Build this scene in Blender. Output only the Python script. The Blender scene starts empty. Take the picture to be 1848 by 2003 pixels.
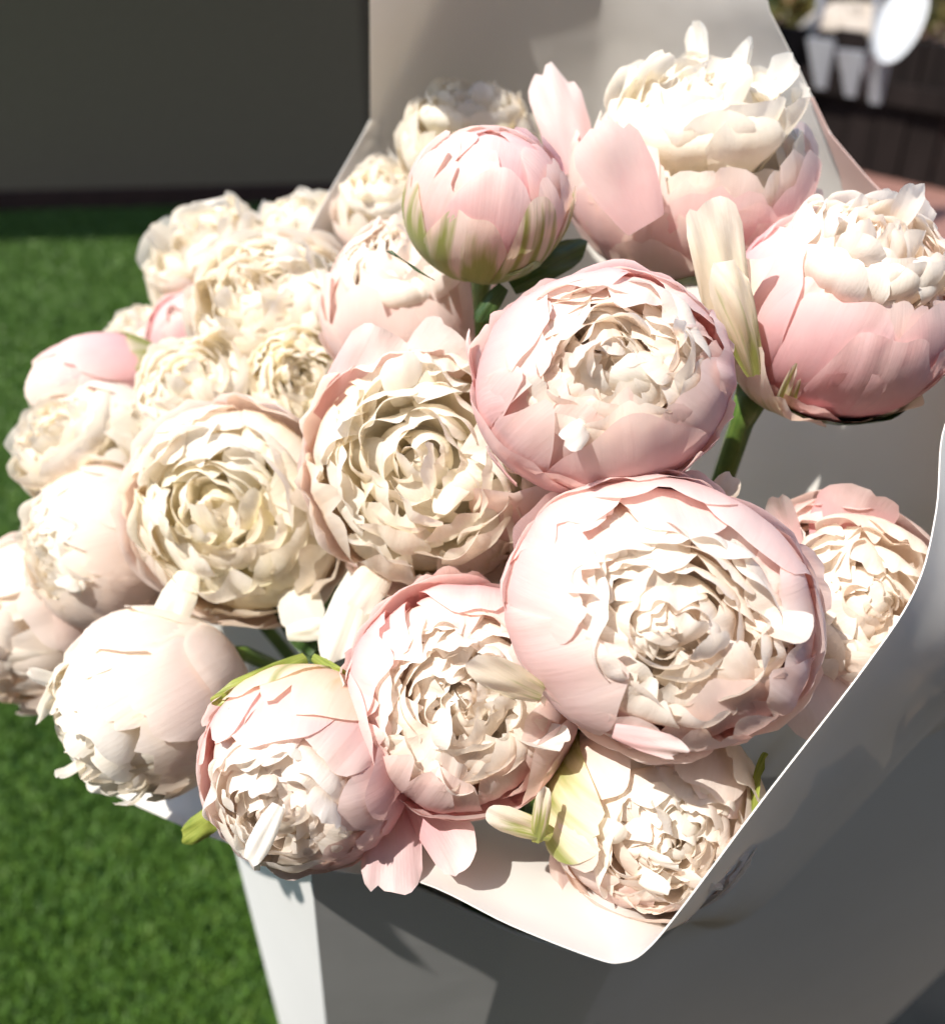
import bpy, math, random
import numpy as np
from mathutils import Vector, Matrix

# ------------------------------------------------------------------ camera, sky, sun, exposure
scene = bpy.context.scene
COL = scene.collection
PITCH = math.radians(33.0)
CAM_H = 1.35
HALF = math.tan(math.radians(25.0))
PXF = 924.0 / HALF                      # focal length in photo pixels (1848 wide view)
cam_d = bpy.data.cameras.new("camera")
cam = bpy.data.objects.new("camera", cam_d)
COL.objects.link(cam)
cam.location = (0, 0, CAM_H)
cam.rotation_euler = (math.pi / 2 - PITCH, 0, 0)
cam_d.sensor_fit = 'HORIZONTAL'
cam_d.sensor_width = 36
cam_d.lens = 18 / HALF
cam_d.clip_start = 0.02
cam_d.clip_end = 400
cam_d.dof.use_dof = True
cam_d.dof.focus_distance = 0.40
cam_d.dof.aperture_fstop = 7.0
scene.camera = cam

SUN = Vector((-0.42, -0.29, 0.86)).normalized()      # direction towards the sun
elev = math.asin(SUN.z)
world = bpy.data.worlds.new("World")
scene.world = world
world.use_nodes = True
wn = world.node_tree
bg = wn.nodes["Background"]
sky = wn.nodes.new("ShaderNodeTexSky")
sky.sky_type = 'NISHITA'
sky.sun_disc = False
sky.sun_elevation = elev
sky.sun_rotation = math.atan2(SUN.x, SUN.y)
wn.links.new(sky.outputs[0], bg.inputs[0])
bg.inputs[1].default_value = 0.14
sun_d = bpy.data.lights.new("sun", 'SUN')
sun_d.energy = 3.5
sun_d.angle = math.radians(0.55)
sun_d.color = (1.0, 0.94, 0.84)
sun = bpy.data.objects.new("sun", sun_d)
COL.objects.link(sun)
sun.location = (-3, -1, 6)
sun.rotation_euler = SUN.to_track_quat('Z', 'Y').to_euler()
vs = scene.view_settings
vs.view_transform = 'Standard'
vs.look = 'None'
vs.exposure = 1.06
vs.gamma = 1.0
scene.cycles.use_denoising = True
scene.cycles.max_bounces = 10
scene.cycles.diffuse_bounces = 8
scene.cycles.transmission_bounces = 6

# ------------------------------------------------------------------ helpers
CX = Vector((1, 0, 0))
CY = Vector((0, math.sin(PITCH), math.cos(PITCH)))
CZ = Vector((0, -math.cos(PITCH), math.sin(PITCH)))   # towards the camera
CAM = Vector((0, 0, CAM_H))


def P(u, v, d):
    """photo point (1848x2003 view) at depth d metres along the view axis"""
    return CAM + CX * ((u - 924) / PXF * d) + CY * ((1001.5 - v) / PXF * d) - CZ * d


def on_plane_y(u, v, y):
    r = CX * ((u - 924) / PXF) + CY * ((1001.5 - v) / PXF) - CZ
    return CAM + r * (y / r.y)


def on_ground(u, v, z=0.0):
    r = CX * ((u - 924) / PXF) + CY * ((1001.5 - v) / PXF) - CZ
    return CAM + r * ((z - CAM_H) / r.z)


def camdir(x, y, z):
    return (CX * x + CY * y + CZ * z).normalized()


def mesh_from(name, verts, faces, mat=None, uv=None, smooth=True):
    me = bpy.data.meshes.new(name)
    me.from_pydata([tuple(map(float, v)) for v in verts], [], faces)
    if uv is not None:
        lay = me.uv_layers.new(name="UVMap")
        li = np.empty(len(me.loops), dtype=np.int32)
        me.loops.foreach_get("vertex_index", li)
        lay.data.foreach_set("uv", np.asarray(uv, dtype=np.float32)[li].ravel())
    if smooth:
        me.polygons.foreach_set("use_smooth", np.ones(len(me.polygons), dtype=bool))
    if mat:
        me.materials.append(mat)
    me.update()
    return me


def link(name, me, parent=None, **props):
    o = bpy.data.objects.new(name, me)
    COL.objects.link(o)
    if parent is not None:
        o.parent = parent
    for k, v in props.items():
        o[k] = v
    return o


def empty(name, loc, label, cat, group=None, rot=None):
    o = bpy.data.objects.new(name, None)
    COL.objects.link(o)
    o.empty_display_size = 0.02
    if rot is not None:
        o.matrix_world = Matrix.Translation(loc) @ rot.to_4x4()
    else:
        o.location = loc
    o['label'] = label
    o['category'] = cat
    if group:
        o['group'] = group
    return o


_gf = {}


def grid_faces(nu, nv):
    k = (nu, nv)
    if k not in _gf:
        _gf[k] = [(j * nu + i, j * nu + i + 1, (j + 1) * nu + i + 1, (j + 1) * nu + i)
                  for j in range(nv - 1) for i in range(nu - 1)]
    return _gf[k]


# ------------------------------------------------------------------ materials
def new_mat(name):
    m = bpy.data.materials.new(name)
    m.use_nodes = True
    nt = m.node_tree
    nt.nodes.clear()
    out = nt.nodes.new("ShaderNodeOutputMaterial")
    return m, nt, out


def N(nt, kind, **kw):
    n = nt.nodes.new(kind)
    for k, v in kw.items():
        setattr(n, k, v)
    return n


def ramp(nt, stops, interp='LINEAR'):
    r = nt.nodes.new("ShaderNodeValToRGB")
    r.color_ramp.interpolation = interp
    els = r.color_ramp.elements
    while len(els) < len(stops):
        els.new(0.5)
    for e, (p, c) in zip(els, stops):
        e.position = p
        e.color = c if len(c) == 4 else (*c, 1)
    return r


def mixc(nt, fac, a, b, blend='MIX'):
    m = nt.nodes.new("ShaderNodeMix")
    m.data_type = 'RGBA'
    m.blend_type = blend
    for sock, val in ((0, fac), (6, a), (7, b)):
        if hasattr(val, 'node'):
            nt.links.new(val, m.inputs[sock])
        elif isinstance(val, (int, float)):
            m.inputs[sock].default_value = val
        else:
            m.inputs[sock].default_value = (*val, 1) if len(val) == 3 else val
    return m.outputs[2]


def math_n(nt, op, a, b=None, clamp=False):
    m = nt.nodes.new("ShaderNodeMath")
    m.operation = op
    m.use_clamp = clamp
    for i, val in enumerate((a, b)):
        if val is None:
            continue
        if hasattr(val, 'node'):
            nt.links.new(val, m.inputs[i])
        else:
            m.inputs[i].default_value = val
    return m.outputs[0]


def petal_material():
    """object colour = base tint, 1-alpha = how green/cream streaked the petal is; uv = (across, along)"""
    m, nt, out = new_mat("petal")
    uv = N(nt, "ShaderNodeUVMap").outputs[0]
    sep = N(nt, "ShaderNodeSeparateXYZ")
    nt.links.new(uv, sep.inputs[0])
    info = N(nt, "ShaderNodeObjectInfo")
    tint = info.outputs['Color']
    rnd = info.outputs['Random']
    # offset noise per petal
    comb = N(nt, "ShaderNodeCombineXYZ")
    nt.links.new(math_n(nt, 'MULTIPLY', rnd, 37.0), comb.inputs[0])
    nt.links.new(math_n(nt, 'MULTIPLY', rnd, 91.0), comb.inputs[1])
    va = N(nt, "ShaderNodeVectorMath", operation='ADD')
    nt.links.new(uv, va.inputs[0])
    nt.links.new(comb.outputs[0], va.inputs[1])

    def noise(scale3, det, vec=va.outputs[0]):
        mp = N(nt, "ShaderNodeMapping")
        mp.inputs['Scale'].default_value = scale3
        nt.links.new(vec, mp.inputs['Vector'])
        n = N(nt, "ShaderNodeTexNoise")
        n.inputs['Scale'].default_value = 1.0
        n.inputs['Detail'].default_value = det
        nt.links.new(mp.outputs[0], n.inputs['Vector'])
        return n.outputs['Fac']
    blotch = noise((2.5, 3.0, 1), 3)
    vein = noise((30, 1.6, 1), 3)
    fine = noise((18, 9, 1), 4)
    # tint fades towards the paler tip
    t = math_n(nt, 'ADD', sep.outputs[1], math_n(nt, 'MULTIPLY', math_n(nt, 'SUBTRACT', blotch, 0.5), 0.7))
    fade = ramp(nt, [(0.30, (0, 0, 0)), (1.0, (1, 1, 1))])
    nt.links.new(t, fade.inputs[0])
    tip = mixc(nt, 0.66, tint, (0.965, 0.93, 0.895))
    c = mixc(nt, fade.outputs[0], tint, tip)
    # veins
    vr = ramp(nt, [(0.3, (1, 1, 1)), (0.8, (0.95, 0.915, 0.905))])
    nt.links.new(vein, vr.inputs[0])
    c = mixc(nt, 0.30, c, vr.outputs[0], 'MULTIPLY')
    fr = ramp(nt, [(0.3, (1, 1, 1)), (0.8, (0.955, 0.93, 0.90))])
    nt.links.new(fine, fr.inputs[0])
    c = mixc(nt, 0.35, c, fr.outputs[0], 'MULTIPLY')
    # green / cream streaks at the base for guard petals
    g = math_n(nt, 'SUBTRACT', 1.0, info.outputs['Alpha'])
    streak = noise((5.5, 1.1, 1), 3)
    gp = math_n(nt, 'ADD', math_n(nt, 'MULTIPLY', streak, 1.5), math_n(nt, 'MULTIPLY', sep.outputs[1], -0.75))
    gp = math_n(nt, 'SUBTRACT', math_n(nt, 'ADD', gp, g), 0.95)
    gr = ramp(nt, [(0.0, (0, 0, 0)), (0.32, (1, 1, 1))])
    nt.links.new(gp, gr.inputs[0])
    gfac = math_n(nt, 'MULTIPLY', gr.outputs[0], math_n(nt, 'MINIMUM', math_n(nt, 'MULTIPLY', g, 2.2), 0.95))
    green = mixc(nt, streak, (0.62, 0.60, 0.22), (0.26, 0.36, 0.05))
    c = mixc(nt, gfac, c, green)
    # small brown bruises on the streaked petals and here and there on others
    sp = N(nt, "ShaderNodeTexVoronoi")
    sp.inputs['Scale'].default_value = 5.0
    nt.links.new(va.outputs[0], sp.inputs['Vector'])
    spr = ramp(nt, [(0.0, (1, 1, 1)), (0.045, (0, 0, 0))])
    nt.links.new(sp.outputs['Distance'], spr.inputs[0])
    sel = math_n(nt, 'GREATER_THAN', blotch, 0.60)
    bru = math_n(nt, 'MULTIPLY', math_n(nt, 'MULTIPLY', spr.outputs[0], sel), 0.55)
    c = mixc(nt, bru, c, (0.30, 0.17, 0.07))
    b = N(nt, "ShaderNodeBsdfPrincipled")
    nt.links.new(c, b.inputs['Base Color'])
    b.inputs['Roughness'].default_value = 0.50
    b.inputs['Specular IOR Level'].default_value = 0.32
    b.inputs['Sheen Weight'].default_value = 0.12
    b.inputs['Sheen Roughness'].default_value = 0.5
    bump = N(nt, "ShaderNodeBump")
    bump.inputs['Strength'].default_value = 0.18
    bump.inputs['Distance'].default_value = 0.0012
    h = math_n(nt, 'ADD', vein, math_n(nt, 'MULTIPLY', fine, 0.8))
    nt.links.new(h, bump.inputs['Height'])
    nt.links.new(bump.outputs[0], b.inputs['Normal'])
    tr = N(nt, "ShaderNodeBsdfTranslucent")
    warm = mixc(nt, 1.0, c, (1.0, 0.95, 0.87), 'MULTIPLY')
    nt.links.new(warm, tr.inputs['Color'])
    nt.links.new(bump.outputs[0], tr.inputs['Normal'])
    ms = N(nt, "ShaderNodeMixShader")
    ms.inputs[0].default_value = 0.50
    nt.links.new(b.outputs[0], ms.inputs[1])
    nt.links.new(tr.outputs[0], ms.inputs[2])
    nt.links.new(ms.outputs[0], out.inputs[0])
    return m


def leaf_material(name, c0, c1, trans=0.25, rough=0.42):
    m, nt, out = new_mat(name)
    uv = N(nt, "ShaderNodeUVMap").outputs[0]
    tc = N(nt, "ShaderNodeTexCoord").outputs['Object']
    n = N(nt, "ShaderNodeTexNoise")
    n.inputs['Scale'].default_value = 60
    n.inputs['Detail'].default_value = 4
    nt.links.new(tc, n.inputs['Vector'])
    mp = N(nt, "ShaderNodeMapping")
    mp.inputs['Scale'].default_value = (26, 1.5, 1)
    nt.links.new(uv, mp.inputs['Vector'])
    v = N(nt, "ShaderNodeTexNoise")
    v.inputs['Scale'].default_value = 1
    nt.links.new(mp.outputs[0], v.inputs['Vector'])
    f = math_n(nt, 'ADD', math_n(nt, 'MULTIPLY', n.outputs['Fac'], 0.6), math_n(nt, 'MULTIPLY', v.outputs['Fac'], 0.5))
    r = ramp(nt, [(0.38, c0), (0.72, c1)])
    nt.links.new(f, r.inputs[0])
    b = N(nt, "ShaderNodeBsdfPrincipled")
    nt.links.new(r.outputs[0], b.inputs['Base Color'])
    b.inputs['Roughness'].default_value = rough
    bump = N(nt, "ShaderNodeBump")
    bump.inputs['Strength'].default_value = 0.3
    bump.inputs['Distance'].default_value = 0.001
    nt.links.new(v.outputs['Fac'], bump.inputs['Height'])
    nt.links.new(bump.outputs[0], b.inputs['Normal'])
    tr = N(nt, "ShaderNodeBsdfTranslucent")
    nt.links.new(r.outputs[0], tr.inputs['Color'])
    ms = N(nt, "ShaderNodeMixShader")
    ms.inputs[0].default_value = trans
    nt.links.new(b.outputs[0], ms.inputs[1])
    nt.links.new(tr.outputs[0], ms.inputs[2])
    nt.links.new(ms.outputs[0], out.inputs[0])
    return m


def paper_material(name, c, trans, rough=0.42, creases=1.0):
    m, nt, out = new_mat(name)
    tc = N(nt, "ShaderNodeTexCoord").outputs['Object']
    n = N(nt, "ShaderNodeTexNoise")
    n.inputs['Scale'].default_value = 7
    n.inputs['Detail'].default_value = 3
    nt.links.new(tc, n.inputs['Vector'])
    n2 = N(nt, "ShaderNodeTexNoise")
    n2.inputs['Scale'].default_value = 900
    nt.links.new(tc, n2.inputs['Vector'])
    r = ramp(nt, [(0.3, tuple(x * 0.965 for x in c)), (0.7, c)])
    nt.links.new(n.outputs['Fac'], r.inputs[0])
    b = N(nt, "ShaderNodeBsdfPrincipled")
    nt.links.new(r.outputs[0], b.inputs['Base Color'])
    b.inputs['Roughness'].default_value = rough
    b.inputs['Specular IOR Level'].default_value = 0.4
    bump = N(nt, "ShaderNodeBump")
    bump.inputs['Strength'].default_value = 0.5 * creases
    bump.inputs['Distance'].default_value = 0.012
    h = math_n(nt, 'ADD', n.outputs['Fac'], math_n(nt, 'MULTIPLY', n2.outputs['Fac'], 0.004))
    nt.links.new(h, bump.inputs['Height'])
    nt.links.new(bump.outputs[0], b.inputs['Normal'])
    tr = N(nt, "ShaderNodeBsdfTranslucent")
    nt.links.new(mixc(nt, 1.0, r.outputs[0], (1.0, 0.93, 0.83), 'MULTIPLY'), tr.inputs['Color'])
    ms = N(nt, "ShaderNodeMixShader")
    ms.inputs[0].default_value = trans
    nt.links.new(b.outputs[0], ms.inputs[1])
    nt.links.new(tr.outputs[0], ms.inputs[2])
    nt.links.new(ms.outputs[0], out.inputs[0])
    return m


def noise_material(name, stops, scale, rough=0.85, bump_d=0.0, detail=5, stretch=(1, 1, 1)):
    m, nt, out = new_mat(name)
    tc = N(nt, "ShaderNodeTexCoord").outputs['Object']
    mp = N(nt, "ShaderNodeMapping")
    mp.inputs['Scale'].default_value = stretch
    nt.links.new(tc, mp.inputs['Vector'])
    n = N(nt, "ShaderNodeTexNoise")
    n.inputs['Scale'].default_value = scale
    n.inputs['Detail'].default_value = detail
    nt.links.new(mp.outputs[0], n.inputs['Vector'])
    r = ramp(nt, stops)
    nt.links.new(n.outputs['Fac'], r.inputs[0])
    b = N(nt, "ShaderNodeBsdfPrincipled")
    nt.links.new(r.outputs[0], b.inputs['Base Color'])
    b.inputs['Roughness'].default_value = rough
    if bump_d:
        bump = N(nt, "ShaderNodeBump")
        bump.inputs['Distance'].default_value = bump_d
        nt.links.new(n.outputs['Fac'], bump.inputs['Height'])
        nt.links.new(bump.outputs[0], b.inputs['Normal'])
    nt.links.new(b.outputs[0], out.inputs[0])
    return m


M_PETAL = petal_material()
M_SEPAL = leaf_material("sepal_green", (0.13, 0.20, 0.025), (0.42, 0.45, 0.10), 0.3)
M_LEAF = leaf_material("leaf_green", (0.018, 0.05, 0.012), (0.06, 0.11, 0.025), 0.2)
M_STEM = leaf_material("stem_green", (0.05, 0.11, 0.02), (0.16, 0.24, 0.05), 0.05)
M_PAPER = paper_material("wrap_paper", (0.80, 0.785, 0.765), 0.27)
M_PINK_GLOW = paper_material("pink_glow_paper", (0.80, 0.62, 0.585), 0.30)  # pink light thrown by the flowers, put into the paper colour
M_BOX = paper_material("box_card", (0.80, 0.80, 0.81), 0.0, 0.5, 0.15)

# ------------------------------------------------------------------ setting: lawn, wall, yard
def box_mesh(name, lo, hi, mat, bevel=0.0):
    x0, y0, z0 = lo
    x1, y1, z1 = hi
    v = [(x0, y0, z0), (x1, y0, z0), (x1, y1, z0), (x0, y1, z0), (x0, y0, z1), (x1, y0, z1), (x1, y1, z1), (x0, y1, z1)]
    f = [(0, 3, 2, 1), (4, 5, 6, 7), (0, 1, 5, 4), (1, 2, 6, 5), (2, 3, 7, 6), (3, 0, 4, 7)]
    return mesh_from(name, v, f, mat, smooth=False)


M_LAWN = noise_material("lawn_soil", [(0.3, (0.02, 0.06, 0.008)), (0.7, (0.035, 0.10, 0.016))], 60, 0.95, 0.01)
M_BLADE = noise_material("grass_blade", [(0.25, (0.048, 0.110, 0.010)), (0.55, (0.070, 0.150, 0.017)), (0.8, (0.11, 0.19, 0.03))], 22, 0.55)
M_WALL = noise_material("charcoal_render", [(0.3, (0.185, 0.140, 0.092)), (0.7, (0.205, 0.156, 0.104))], 40, 0.9, 0.002)
M_PLINTH = noise_material("dark_brick_red", [(0.3, (0.03, 0.012, 0.008)), (0.7, (0.05, 0.02, 0.014))], 30, 0.9)
M_BOARD = noise_material("dark_stained_board", [(0.3, (0.010, 0.0075, 0.007)), (0.7, (0.020, 0.015, 0.014))], 12, 0.8, 0.002, 5, (1, 1, 0.15))
for n_ in M_BOARD.node_tree.nodes:
    if n_.type == 'BSDF_PRINCIPLED':
        n_.inputs['Specular IOR Level'].default_value = 0.08
M_PAVE = noise_material("terracotta_paving", [(0.3, (0.16, 0.075, 0.060)), (0.7, (0.24, 0.12, 0.095))], 18, 0.9, 0.003)
M_STONE = noise_material("pale_stone", [(0.3, (0.26, 0.22, 0.18)), (0.7, (0.48, 0.42, 0.36))], 25, 0.9, 0.01)
M_SPIKE = noise_material("grey_white_paint", [(0.3, (0.24, 0.25, 0.28)), (0.7, (0.30, 0.31, 0.34))], 8, 0.6)  # even grey-white, darker than the oval's white
M_WHITE = noise_material("white_painted_metal", [(0.3, (0.50, 0.52, 0.54)), (0.7, (0.55, 0.57, 0.59))], 8, 0.45)
M_GREYPOST = noise_material("grey_metal", [(0.3, (0.25, 0.26, 0.30)), (0.7, (0.32, 0.33, 0.37))], 8, 0.4)
M_BUSH = noise_material("bush_leaf", [(0.3, (0.012, 0.035, 0.006)), (0.6, (0.035, 0.075, 0.012)), (0.85, (0.09, 0.13, 0.02))], 6, 0.5)
M_BUSH2 = noise_material("autumn_leaf", [(0.3, (0.05, 0.055, 0.012)), (0.55, (0.11, 0.10, 0.02)), (0.8, (0.22, 0.06, 0.04))], 5, 0.5)
M_BARK = noise_material("bark", [(0.3, (0.03, 0.02, 0.014)), (0.7, (0.07, 0.05, 0.035))], 20, 0.9)

# ground: one sheet to the horizon
link("lawn", mesh_from("lawn", [(-150, -150, 0), (150, -150, 0), (150, 150, 0), (-150, 150, 0)], [(0, 1, 2, 3)], M_LAWN, smooth=False), kind='structure')
wa = on_ground(0, 412)
wb = on_ground(650, 396)
wdir = (wb - wa)
wdir.z = 0
wdir.normalize()
wnrm = Vector((wdir.y, -wdir.x, 0))       # towards the camera side


def pave_edge():
    a = on_ground(1690, 345)
    return a


PE = on_ground(1745, 352)
pv = [(0.75, 1.0, 0.004), (9, 1.0, 0.004), (9, PE.y + 6, 0.004), (0.75, PE.y + 6, 0.004)]
link("paving", mesh_from("paving", pv, [(0, 1, 2, 3)], M_PAVE, smooth=False), kind='structure')

M_BOUNCE = noise_material("bounce_ground", [(0.3, (0.085, 0.064, 0.038)), (0.7, (0.12, 0.09, 0.055))], 14, 0.9, 0.003)  # ground added mostly out of view for dim, warm bounce on the box
link("light_shaper", mesh_from("light_shaper", [(-9, -1.9, 0.008), (9, -1.9, 0.008), (9, 0.42, 0.008), (-9, 0.42, 0.008)], [(0, 1, 2, 3)], M_BOUNCE, smooth=False), kind='structure')
link("light_shaper", mesh_from("light_shaper", [(0.12, 0.42, 0.008), (9, 0.42, 0.008), (9, 1.0, 0.008), (0.12, 1.0, 0.008)], [(0, 1, 2, 3)], M_BOUNCE, smooth=False), kind='structure')

# grass blades (artificial-turf like lawn), one uncountable mass
rng = np.random.default_rng(5)


def grass(nb):
    # denser near the camera
    n = nb
    v = rng.random(n)
    yy = 0.45 + (wa.y + 0.15 - 0.45) * v ** 1.25
    x0 = -0.30 - 0.52 * yy
    x1 = np.minimum(0.55, 0.05 + 0.25 * yy)
    xx = x0 + (x1 - x0) * rng.random(n)
    h = rng.uniform(0.008, 0.020, n)
    w = rng.uniform(0.0010, 0.0022, n) * (1 + 0.25 * yy)
    ang = rng.uniform(0, 2 * np.pi, n)
    la = rng.uniform(0, 2 * np.pi, n)
    lean = rng.uniform(0.1, 1.1, n) * h
    dx, dy = np.cos(ang) * w, np.sin(ang) * w
    lx, ly = np.cos(la) * lean, np.sin(la) * lean
    V = np.zeros((n, 5, 3), dtype=np.float32)
    V[:, 0] = np.stack([xx - dx, yy - dy, np.zeros(n)], 1)
    V[:, 1] = np.stack([xx + dx, yy + dy, np.zeros(n)], 1)
    V[:, 2] = np.stack([xx + dx * .8 + lx * .35, yy + dy * .8 + ly * .35, h * .62], 1)
    V[:, 3] = np.stack([xx - dx * .8 + lx * .35, yy - dy * .8 + ly * .35, h * .62], 1)
    V[:, 4] = np.stack([xx + lx, yy + ly, h * .95], 1)
    me = bpy.data.meshes.new("grass_blades")
    me.vertices.add(n * 5)
    me.vertices.foreach_set("co", V.ravel())
    base = (np.arange(n) * 5)[:, None]
    idx = np.concatenate([base + np.array([[0, 1, 2, 3]]), base + np.array([[3, 2, 4]])], 1).astype(np.int32)
    me.loops.add(n * 7)
    me.loops.foreach_set("vertex_index", idx.ravel())
    me.polygons.add(n * 2)
    st = np.stack([np.arange(n) * 7, np.arange(n) * 7 + 4], 1).ravel().astype(np.int32)
    me.polygons.foreach_set("loop_start", st)
    me.update(calc_edges=True)
    me.validate()
    me.materials.append(M_BLADE)
    return me


link("grass", grass(340000), kind='stuff')

# dark house wall at the left with plinth and an added overhang
wall = empty("house_wall", (wa + wb) / 2, "plain charcoal rendered house wall along the far edge of the lawn", "wall")
Rw = Matrix((wdir, -wnrm, Vector((0, 0, 1)))).transposed()
wall.matrix_world = Matrix.Translation((wa + wb) / 2) @ Rw.to_4x4()
link("render_panel", box_mesh("render_panel", (-6, 0.0, 0.02), (0.92, 0.3, 2.9), M_WALL), wall)
link("plinth", box_mesh("plinth", (-6, -0.02, 0.0), (0.94, 0.28, 0.09), M_PLINTH), wall)
link("corner_post", box_mesh("corner_post", (0.92, 0.05, 0.0), (2.1, 0.35, 2.9), M_WALL), wall)
link("shade_overhang", box_mesh("shade_overhang", (-6.3, -1.32, 2.9), (1.15, 0.5, 3.05), M_WALL), wall)  # unseen, added and sized to shade the wall and lawn strip


light_shaper = empty("sky_blocker", (0, -1.9, 0), "brown wall added out of view behind the viewer to block sky light", "added wall")  # unseen wall put in to keep sky light off the box front
M_BLOCKER = noise_material("blocker_brown", [(0.3, (0.085, 0.07, 0.05)), (0.7, (0.10, 0.085, 0.06))], 40, 0.9, 0.002)
link("render_panel", box_mesh("render_panel", (-7, -0.3, 0.0), (7, 0.0, 6.4), M_BLOCKER), light_shaper)  # body of the added sky blocker, out of view
link("plinth", box_mesh("plinth", (-7, 0.0, 0.0), (7, 0.02, 0.12), M_PLINTH), light_shaper)  # foot of the added sky blocker, out of view


def leaf_cloud(name, mat, n, size, ext, seed, parent):
    r = np.random.default_rng(seed)
    d = r.normal(size=(n, 3))
    d /= np.linalg.norm(d, axis=1)[:, None]
    rad = r.random(n) ** 0.45
    lump = 0.78 + 0.22 * np.sin(d[:, 0] * 5 + seed) * np.cos(d[:, 2] * 6 + d[:, 1] * 4)
    c = d * (rad * lump)[:, None] * np.array(ext)
    a = r.normal(size=(n, 3))
    a /= np.linalg.norm(a, axis=1)[:, None]
    b = np.cross(a, r.normal(size=(n, 3)))
    b /= np.linalg.norm(b, axis=1)[:, None]
    s = size * r.uniform(0.6, 1.4, n)[:, None]
    V = np.stack([c - a * s, c + b * s * .45, c + a * s, c - b * s * .45], 1).reshape(-1, 3)
    F = [(4 * i, 4 * i + 1, 4 * i + 2, 4 * i + 3) for i in range(n)]
    me = mesh_from(name, V, F, mat, smooth=False)
    return link(name, me, parent)


def tube(name, pts, rads, mat, parent=None, seg=10):
    pts = [Vector(p) for p in pts]
    V, F, U = [], [], []
    prev = None
    for i, p in enumerate(pts):
        t = (pts[min(i + 1, len(pts) - 1)] - pts[max(i - 1, 0)]).normalized()
        if prev is None:
            a = t.orthogonal().normalized()
        else:
            a = (prev - t * prev.dot(t)).normalized()
        prev = a
        b = t.cross(a)
        for k in range(seg):
            an = 2 * math.pi * k / seg
            V.append(p + (a * math.cos(an) + b * math.sin(an)) * rads[i])
            U.append((k / seg, i / (len(pts) - 1)))
    for i in range(len(pts) - 1):
        for k in range(seg):
            F.append((i * seg + k, i * seg + (k + 1) % seg, (i + 1) * seg + (k + 1) % seg, (i + 1) * seg + k))
    F.append(tuple(range(seg))[::-1])
    F.append(tuple((len(pts) - 1) * seg + k for k in range(seg)))
    me = mesh_from(name, V, F, mat, uv=U)
    return link(name, me, parent)


# right background: low dark board fence running away to the left, planted bed behind it
fa = on_ground(1765, 352)                    # near right end
fdir = Vector((-0.62, 0.78, 0))
fdir.normalize()
fence = empty("board_fence", fa, "low fence of dark stained upright boards behind the bouquet", "fence")
fang = math.atan2(fdir.y, fdir.x)
fence.rotation_euler = (0, 0, fang)
nb = 20
for i in range(nb):
    w = 0.155
    h = 0.62 + 0.012 * math.sin(i * 2.3)
    y = 0.012 * math.sin(i * 5.1)
    link("board", box_mesh("board", (-0.65 + i * (w + 0.012), y, 0.0), (-0.65 + i * (w + 0.012) + w, y + 0.035, h), M_BOARD), fence)
link("rail", box_mesh("rail", (-0.65, 0.055, 0.35), (-0.65 + nb * 0.167, 0.095, 0.44), M_BOARD), fence)


def bush(name, loc, ext, label, cat, mat, n, size, seed, group=None):
    e = empty(name, Vector((loc[0], loc[1], 0)), label, cat, group)
    leaf_cloud("foliage", mat, n, size, ext, seed, e).location = (0, 0, loc[2])
    tube("trunk", [(0, 0, 0), (0.02, 0, loc[2] * .6), (0, 0.02, loc[2])], [0.04, 0.03, 0.015], M_BARK, e, 7)
    return e


bush("evergreen_bush", (3.55, 6.3, 0.75), (0.75, 0.7, 0.85), "dark glossy evergreen bush behind the white oval at the right", "bush", M_BUSH, 5200, 0.045, 3)
bush("evergreen_bush", (2.3, 9.2, 0.9), (1.5, 0.8, 0.95), "wide dark green bush at the back of the planted bed", "bush", M_BUSH, 5200, 0.05, 4)
bush("red_leaved_bush", (2.75, 7.9, 0.42), (0.9, 0.45, 0.36), "low olive and red leaved bush above the dark fence", "bush", M_BUSH2, 4200, 0.04, 7)


def stone(loc, s, label, seed, nm="boulder"):
    r = np.random.default_rng(seed)
    V, F = [], []
    nu, nv = 14, 9
    for j in range(nv):
        th = math.pi * j / (nv - 1)
        for i in range(nu):
            ph = 2 * math.pi * i / nu
            k = 1 + 0.16 * math.sin(2 * ph + seed) * math.sin(th * 2) + 0.10 * math.cos(3 * ph + 2 * th + seed)
            V.append((s[0] * k * math.sin(th) * math.cos(ph), s[1] * k * math.sin(th) * math.sin(ph), s[2] * k * math.cos(th)))
    for j in range(nv - 1):
        for i in range(nu):
            F.append((j * nu + i, (j + 1) * nu + i, (j + 1) * nu + (i + 1) % nu, j * nu + (i + 1) % nu))
    o = link(nm, mesh_from(nm, V, F, M_STONE), None, label=label, category="boulder")
    o.location = loc
    return o


def at_dist(u, v, y):
    return on_plane_y(u, v, y)


stone(at_dist(1678, 92, 5.9), (0.30, 0.25, 0.20), "pale beige boulder in the bed between the grey posts", 2)
stone(at_dist(1640, 40, 6.2), (0.14, 0.12, 0.09), "small round pale stone on the bed by the red leaved bush", 5)
stone(at_dist(1768, 125, 5.5), (0.20, 0.16, 0.10), "beige boulder beneath the white oval", 8)

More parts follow.
